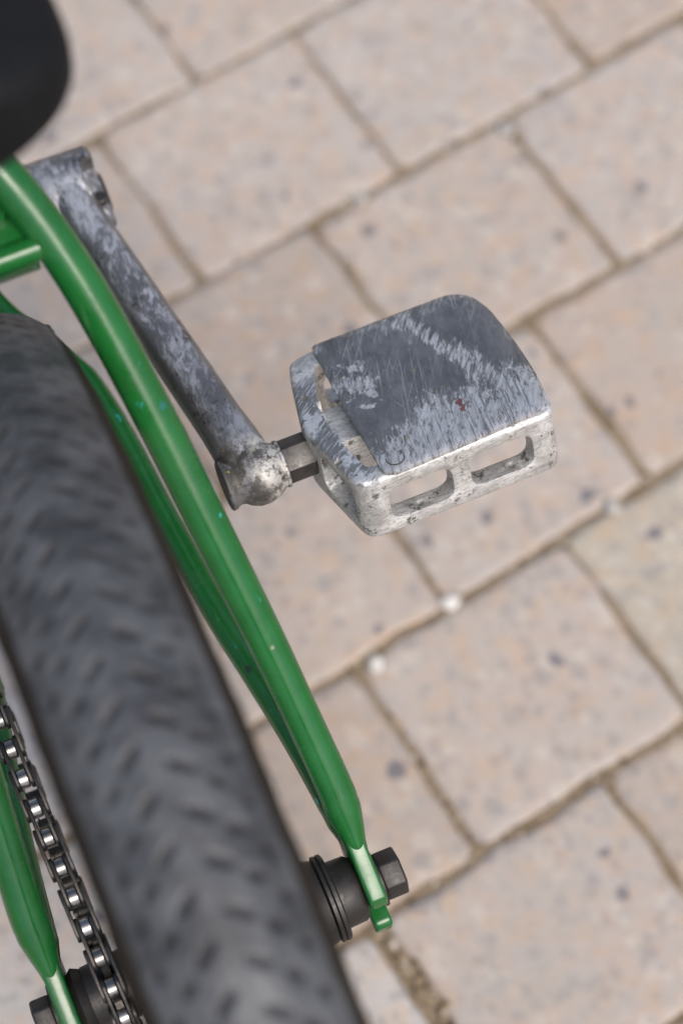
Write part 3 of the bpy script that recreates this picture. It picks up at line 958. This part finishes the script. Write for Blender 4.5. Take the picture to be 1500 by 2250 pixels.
# skid plate bolted on top: flat, rolled down over the outer edge
def plate_geo():
    outl = round_poly([(-30.6, 40.7), (29.8, 40.9), (37.3, 35.8), (40.9, 26), (42.2, 8), (42.2, -8), (41.0, -26), (37.0, -36.6), (33.6, -39.4), (3.5, -41.0), (-26.6, -42.0), (-31.2, -40.2), (-31.4, -14), (-31.6, 4)],
                      [1.5, 5, 5, 6, 8, 8, 7, 2, 2, 10, 2.5, 2, 5, 5], 4)
    out = np.array(outl)
    c = np.array([0.0, 0.0])
    rings = [1.0, 0.975, 0.945, 0.9, 0.82, 0.7, 0.55, 0.38, 0.2]
    # dense resample of the outline
    seg = np.vstack([out, out[:1]]); L = np.r_[0, np.cumsum(np.linalg.norm(np.diff(seg, axis=0), axis=1))]
    N = 140
    t = np.linspace(0, L[-1], N, endpoint=False)
    O = np.stack([np.interp(t, L, seg[:, 0]), np.interp(t, L, seg[:, 1])], -1)
    def zt(x, y, k):
        z = 16.5
        z -= 0.016 * max(0, x - 29) ** 2                  # rolled outer side
        z -= 0.012 * max(0, abs(y) - 34) ** 2
        z += 0.22 * noise.noise(Vector((x * 0.06, y * 0.06, 1))) + 0.08 * noise.noise(Vector((x * .25, y * .25, 4)))
        return z
    V, F = [], []
    for s, r in enumerate(rings):
        for p in O:
            q = c + (p - c) * r
            if s == 0:
                jag = 0.18 * noise.noise(Vector((p[0] * .5, p[1] * .5, 2)))
                q = q * (1 + jag / 40)
            V.append((q[0] / 1000, q[1] / 1000, (zt(q[0], q[1], r) - (0.55, 0.22, 0, 0, 0, 0, 0, 0, 0)[s]) / 1000))
    for s in range(len(rings) - 1):
        for j in range(N):
            k = (j + 1) % N
            F.append((s * N + j, s * N + k, (s + 1) * N + k, (s + 1) * N + j))
    F.append(tuple(range((len(rings) - 1) * N, len(rings) * N)))
    b0 = len(V)
    for p in O:
        V.append((p[0] / 1000, p[1] / 1000, (zt(p[0], p[1], 1) - 1.95) / 1000))
    for j in range(N):
        k = (j + 1) % N
        F.append((j, k, b0 + k, b0 + j))
    F.append(tuple(range(b0, b0 + N)))
    return V, F
mesh("skid_plate", *plate_geo(), M['plate'], body, angle=50)
for cx, cy in ((-0.0245, -0.0357), (0.0197, -0.0345)):
    cen = np.array([cx, cy, 0])
    zt = 0.01648
    v, f = sweep_geo([cen + (0, 0, 0.0145), cen + (0, 0, zt), cen + (0, 0, zt + 0.00022)], [0.0033, 0.0033, 0.0029], n=28)
    sc = mesh("plate_screw", v, f, M['plate'], body, angle=30)
    # gap ring round the head and the screw end showing in the slot
    ring = [(0.00335, zt - 0.0002), (0.00335, zt + 0.00006), (0.0037, zt + 0.00006), (0.0037, zt - 0.0002)]
    V = []; F = []; nr = 28
    for r, z in ring:
        for t in np.linspace(0, 2 * math.pi, nr, endpoint=False): V.append((cx + r * math.cos(t), cy + r * math.sin(t), z))
    for i in range(3):
        for j in range(nr): F.append((i * nr + j, i * nr + (j + 1) % nr, (i + 1) * nr + (j + 1) % nr, (i + 1) * nr + j))
    if cx < 0: mesh("screw_rim", V, F, M['rim'], body)
    mesh("screw_end", *sweep_geo([cen + (0, 0, 0.0036), cen + (0, 0, 0.0042), cen + (0, 0, 0.009)], [0.0016, 0.0021, 0.0021], n=16), M['steel'], body)
# torn burr on the outer edge
V, F = [], []
for i in range(16):
    bv, bf = ico((random.uniform(.4, 1.0) / 1000, random.uniform(.5, 1.3) / 1000, random.uniform(.3, .8) / 1000), i * 3.1)
    ox, oy, oz = 0.0415 + abs(random.gauss(0, 0.0007)), 0.006 + random.gauss(0, 0.0026), 0.0095 + random.gauss(0, 0.0008)
    k = len(V); V += [(a + ox, b + oy, c + oz) for a, b, c in bv]; F += [tuple(q + k for q in t) for t in bf]
mesh("torn_burr", V, F, M['rubber_bit'], body, smooth=False)
# spindle: round neck, wrench flats, barrel stub
SP = np.array([0, 0.1524, 0.3159])
hexr = 0.0089
hexa = [(hexr * math.cos(a + 0.38) + SP[1], hexr * math.sin(a + 0.38) + SP[2]) for a in np.arange(6) * math.pi / 3]
spn = mesh("pedal_spindle", *merge(prism(hexa, 0.0917, 0.1030, 0), lathe_x([(0.1031, 0.006), (0.1031, 0.0088), (0.1085, 0.0086), (0.1085, 0.006)], 32, SP),
                                   lathe_x([(0.1030, 0.0072), (0.1030, 0.0073), (0.1900, 0.0066), (0.1900, 0.006)], 24, SP)), M['spindle'], body)
bevel(spn, 0.0005, 2, 40); freeze(spn); finish(spn.data, True, 30)
spn.matrix_parent_inverse = (Matrix.Translation(body.location) @ body.rotation_euler.to_matrix().to_4x4()).inverted()

# --- chain: upper run and wrap round the driver, link by link
CP = 0.0122
r_rear, r_front = 0.0178, 0.0485
rear_c, front_c = AX[1:], BB[1:]
dv = front_c - rear_c
al = math.atan2(dv[1], dv[0]); Lc = np.linalg.norm(dv)
be = al + math.asin((r_front - r_rear) / Lc)
nv = np.array([-math.sin(be), math.cos(be)])
A0, A1 = rear_c + nv * r_rear, front_c + nv * r_front
run = np.linalg.norm(A1 - A0)
tv = (A1 - A0) / run
def chain_pt(s):
    """s along the chain from the rear tangent point, negative wraps the driver"""
    if s >= 0 and s <= run: return A0 + tv * s
    if s < 0:
        a = s / r_rear
        ang = math.atan2(nv[1], nv[0]) - a
        return rear_c + r_rear * np.array([math.cos(ang), math.sin(ang)])
    a = (s - run) / r_front
    ang = math.atan2(nv[1], nv[0]) - a
    return front_c + r_front * np.array([math.cos(ang), math.sin(ang)])
def chain_x(y): return float(np.interp(y, [-0.02, 0.0, 0.10, 0.32], [-0.0425, -0.0430, -0.0465, -0.0475]))
# lower run (hidden under the upper one) as the body of the chain
nb = -nv * [1, 1]
be2 = al - math.asin((r_front - r_rear) / Lc)
nv2 = np.array([math.sin(be2), -math.cos(be2)])
B0, B1 = rear_c + nv2 * r_rear, front_c + nv2 * r_front
low = []
nl = int(np.linalg.norm(B1 - B0) / CP)
for i in range(nl):
    p = B0 + (B1 - B0) * (i / nl); q = B0 + (B1 - B0) * ((i + 1) / nl)
    w = 0.0036 if i % 2 else 0.0025
    for sx in (-1, 1):
        x = chain_x(p[0]) + sx * w
        low.append(sweep_geo([(x, p[0], p[1]), (x, (p[0] + q[0]) / 2, (p[1] + q[1]) / 2), (x, q[0], q[1])], 0.0005, [0.0042, 0.003, 0.0042], n=8))
    xx = chain_x(p[0])
    low.append(lathe_x([(-0.0035, 0.0036), (0.0035, 0.0036)], 12, (xx, p[0], p[1])))
chain = mesh("chain", *merge(*low), M['chainplate'], bike)
def plate_mesh(th):
    pts = []
    for a in np.linspace(math.pi / 2 + .45, 1.5 * math.pi - .45, 9): pts.append((0.0046 * math.cos(a), 0.0046 * math.sin(a)))
    pts.append((CP / 2, -0.0031))
    for a in np.linspace(-math.pi / 2 + .45, math.pi / 2 - .45, 9): pts.append((CP + 0.0046 * math.cos(a), 0.0046 * math.sin(a)))
    pts.append((CP / 2, 0.0031))
    o = mesh("x", *prism(pts, -th / 2, th / 2, 0), M['chainplate'])
    bevel(o, 0.0003, 2, 50); freeze(o); finish(o.data, True, 40)
    me = o.data; bpy.data.objects.remove(o)
    return me
pl_me = plate_mesh(0.0014)
ro = mesh("x", *lathe_x([(-0.0019, 0.0020), (-0.0019, 0.0036), (-0.0016, 0.0040), (0.0016, 0.0040), (0.0019, 0.0036), (0.0019, 0.0020)], 24), M['roller']); ro_me = ro.data; bpy.data.objects.remove(ro)
pn = mesh("x", *lathe_x([(-0.0049, 0.0), (-0.0049, 0.0016), (-0.0046, 0.0019), (0.0046, 0.0019), (0.0049, 0.0016), (0.0049, 0.0)], 14), M['chainplate']); pn_me = pn.data; bpy.data.objects.remove(pn)
# phase so that a roller falls where the photograph has one near the driver
s0 = 0.0
best = min(np.arange(0, CP, CP / 60), key=lambda q: abs(chain_pt(q - 2 * CP)[0] + 0.0130))
s_list = [best + i * CP for i in range(-4, int(run / CP) + 2)]
for i, s in enumerate(s_list):
    p = chain_pt(s); q = chain_pt(s + CP)
    x = chain_x(p[0])
    o = link_mesh("chain_roller", ro_me, None, chain); o.location = (x, p[0], p[1])
    o = link_mesh("chain_pin", pn_me, None, chain); o.location = (x, p[0], p[1])
    a = math.atan2(q[1] - p[1], q[0] - p[0])
    dx = chain_x(q[0]) - x
    outer = i % 2
    for sx in (-1, 1):
        o = link_mesh("outer_plate" if outer else "inner_plate", pl_me, None, chain)
        o.location = (x + sx * (0.0041 if outer else 0.0027), p[0], p[1])
        o.rotation_euler = (a, 0, -math.atan2(dx, CP))

# --- saddle and seat post
zt = 0.575
def saddle_half(y):
    if y < 0.192:
        t = min(1.0, (0.192 - y) / (0.192 - 0.1535))
        return 0.0518 * max(0.0, 1 - t ** 2.9) ** (1 / 2.9)
    t = min(1.0, (y - 0.192) / (0.385 - 0.192))
    return 0.0518 * (1 - 0.62 * (3 * min(t / 0.75, 1) ** 2 - 2 * min(t / 0.75, 1) ** 3)) * (max(0.0, 1 - max(0.0, (t - 0.85) / 0.15) ** 2) ** 0.5)
ys = [0.192 - (0.192 - 0.1535) * math.cos(a) for a in np.linspace(0, math.pi / 2, 22)] + list(np.linspace(0.196, 0.35, 18)) + [0.356 + 0.029 * math.sin(a) for a in np.linspace(0, math.pi / 2, 9)]
V, F = [], []
ns = 48
for y in ys:
    h = max(saddle_half(y), 0.0006)
    top = 0.018 * min(1, (h / 0.02)) ** 0.5 + 0.004 * (0.25 - y) / 0.1 * (y < 0.25)
    drop = 0.014 * min(1, h / 0.02) ** 0.5
    for k in range(ns):
        a = 2 * math.pi * k / ns
        c, s = math.cos(a), math.sin(a)
        x = h * math.copysign(abs(c) ** 0.75, c)
        z = zt + (top * math.copysign(abs(s) ** 0.8, s) if s > 0 else drop * math.copysign(abs(s) ** 0.6, s)) + 0.12 * max(0, y - 0.26) 
        V.append((x, y, z))
for i in range(len(ys) - 1):
    for k in range(ns):
        k2 = (k + 1) % ns
        F.append((i * ns + k, i * ns + k2, (i + 1) * ns + k2, (i + 1) * ns + k))
F.append(tuple(range(ns))); F.append(tuple(range((len(ys) - 1) * ns, len(ys) * ns)))
sad = mesh("saddle", V, F, M['saddle'], bike, angle=70)
mesh("seat_post", *sweep_geo([seat_axis(0.49), seat_axis(0.53), seat_axis(0.567)], 0.0125, n=24), M['steel'], sad)
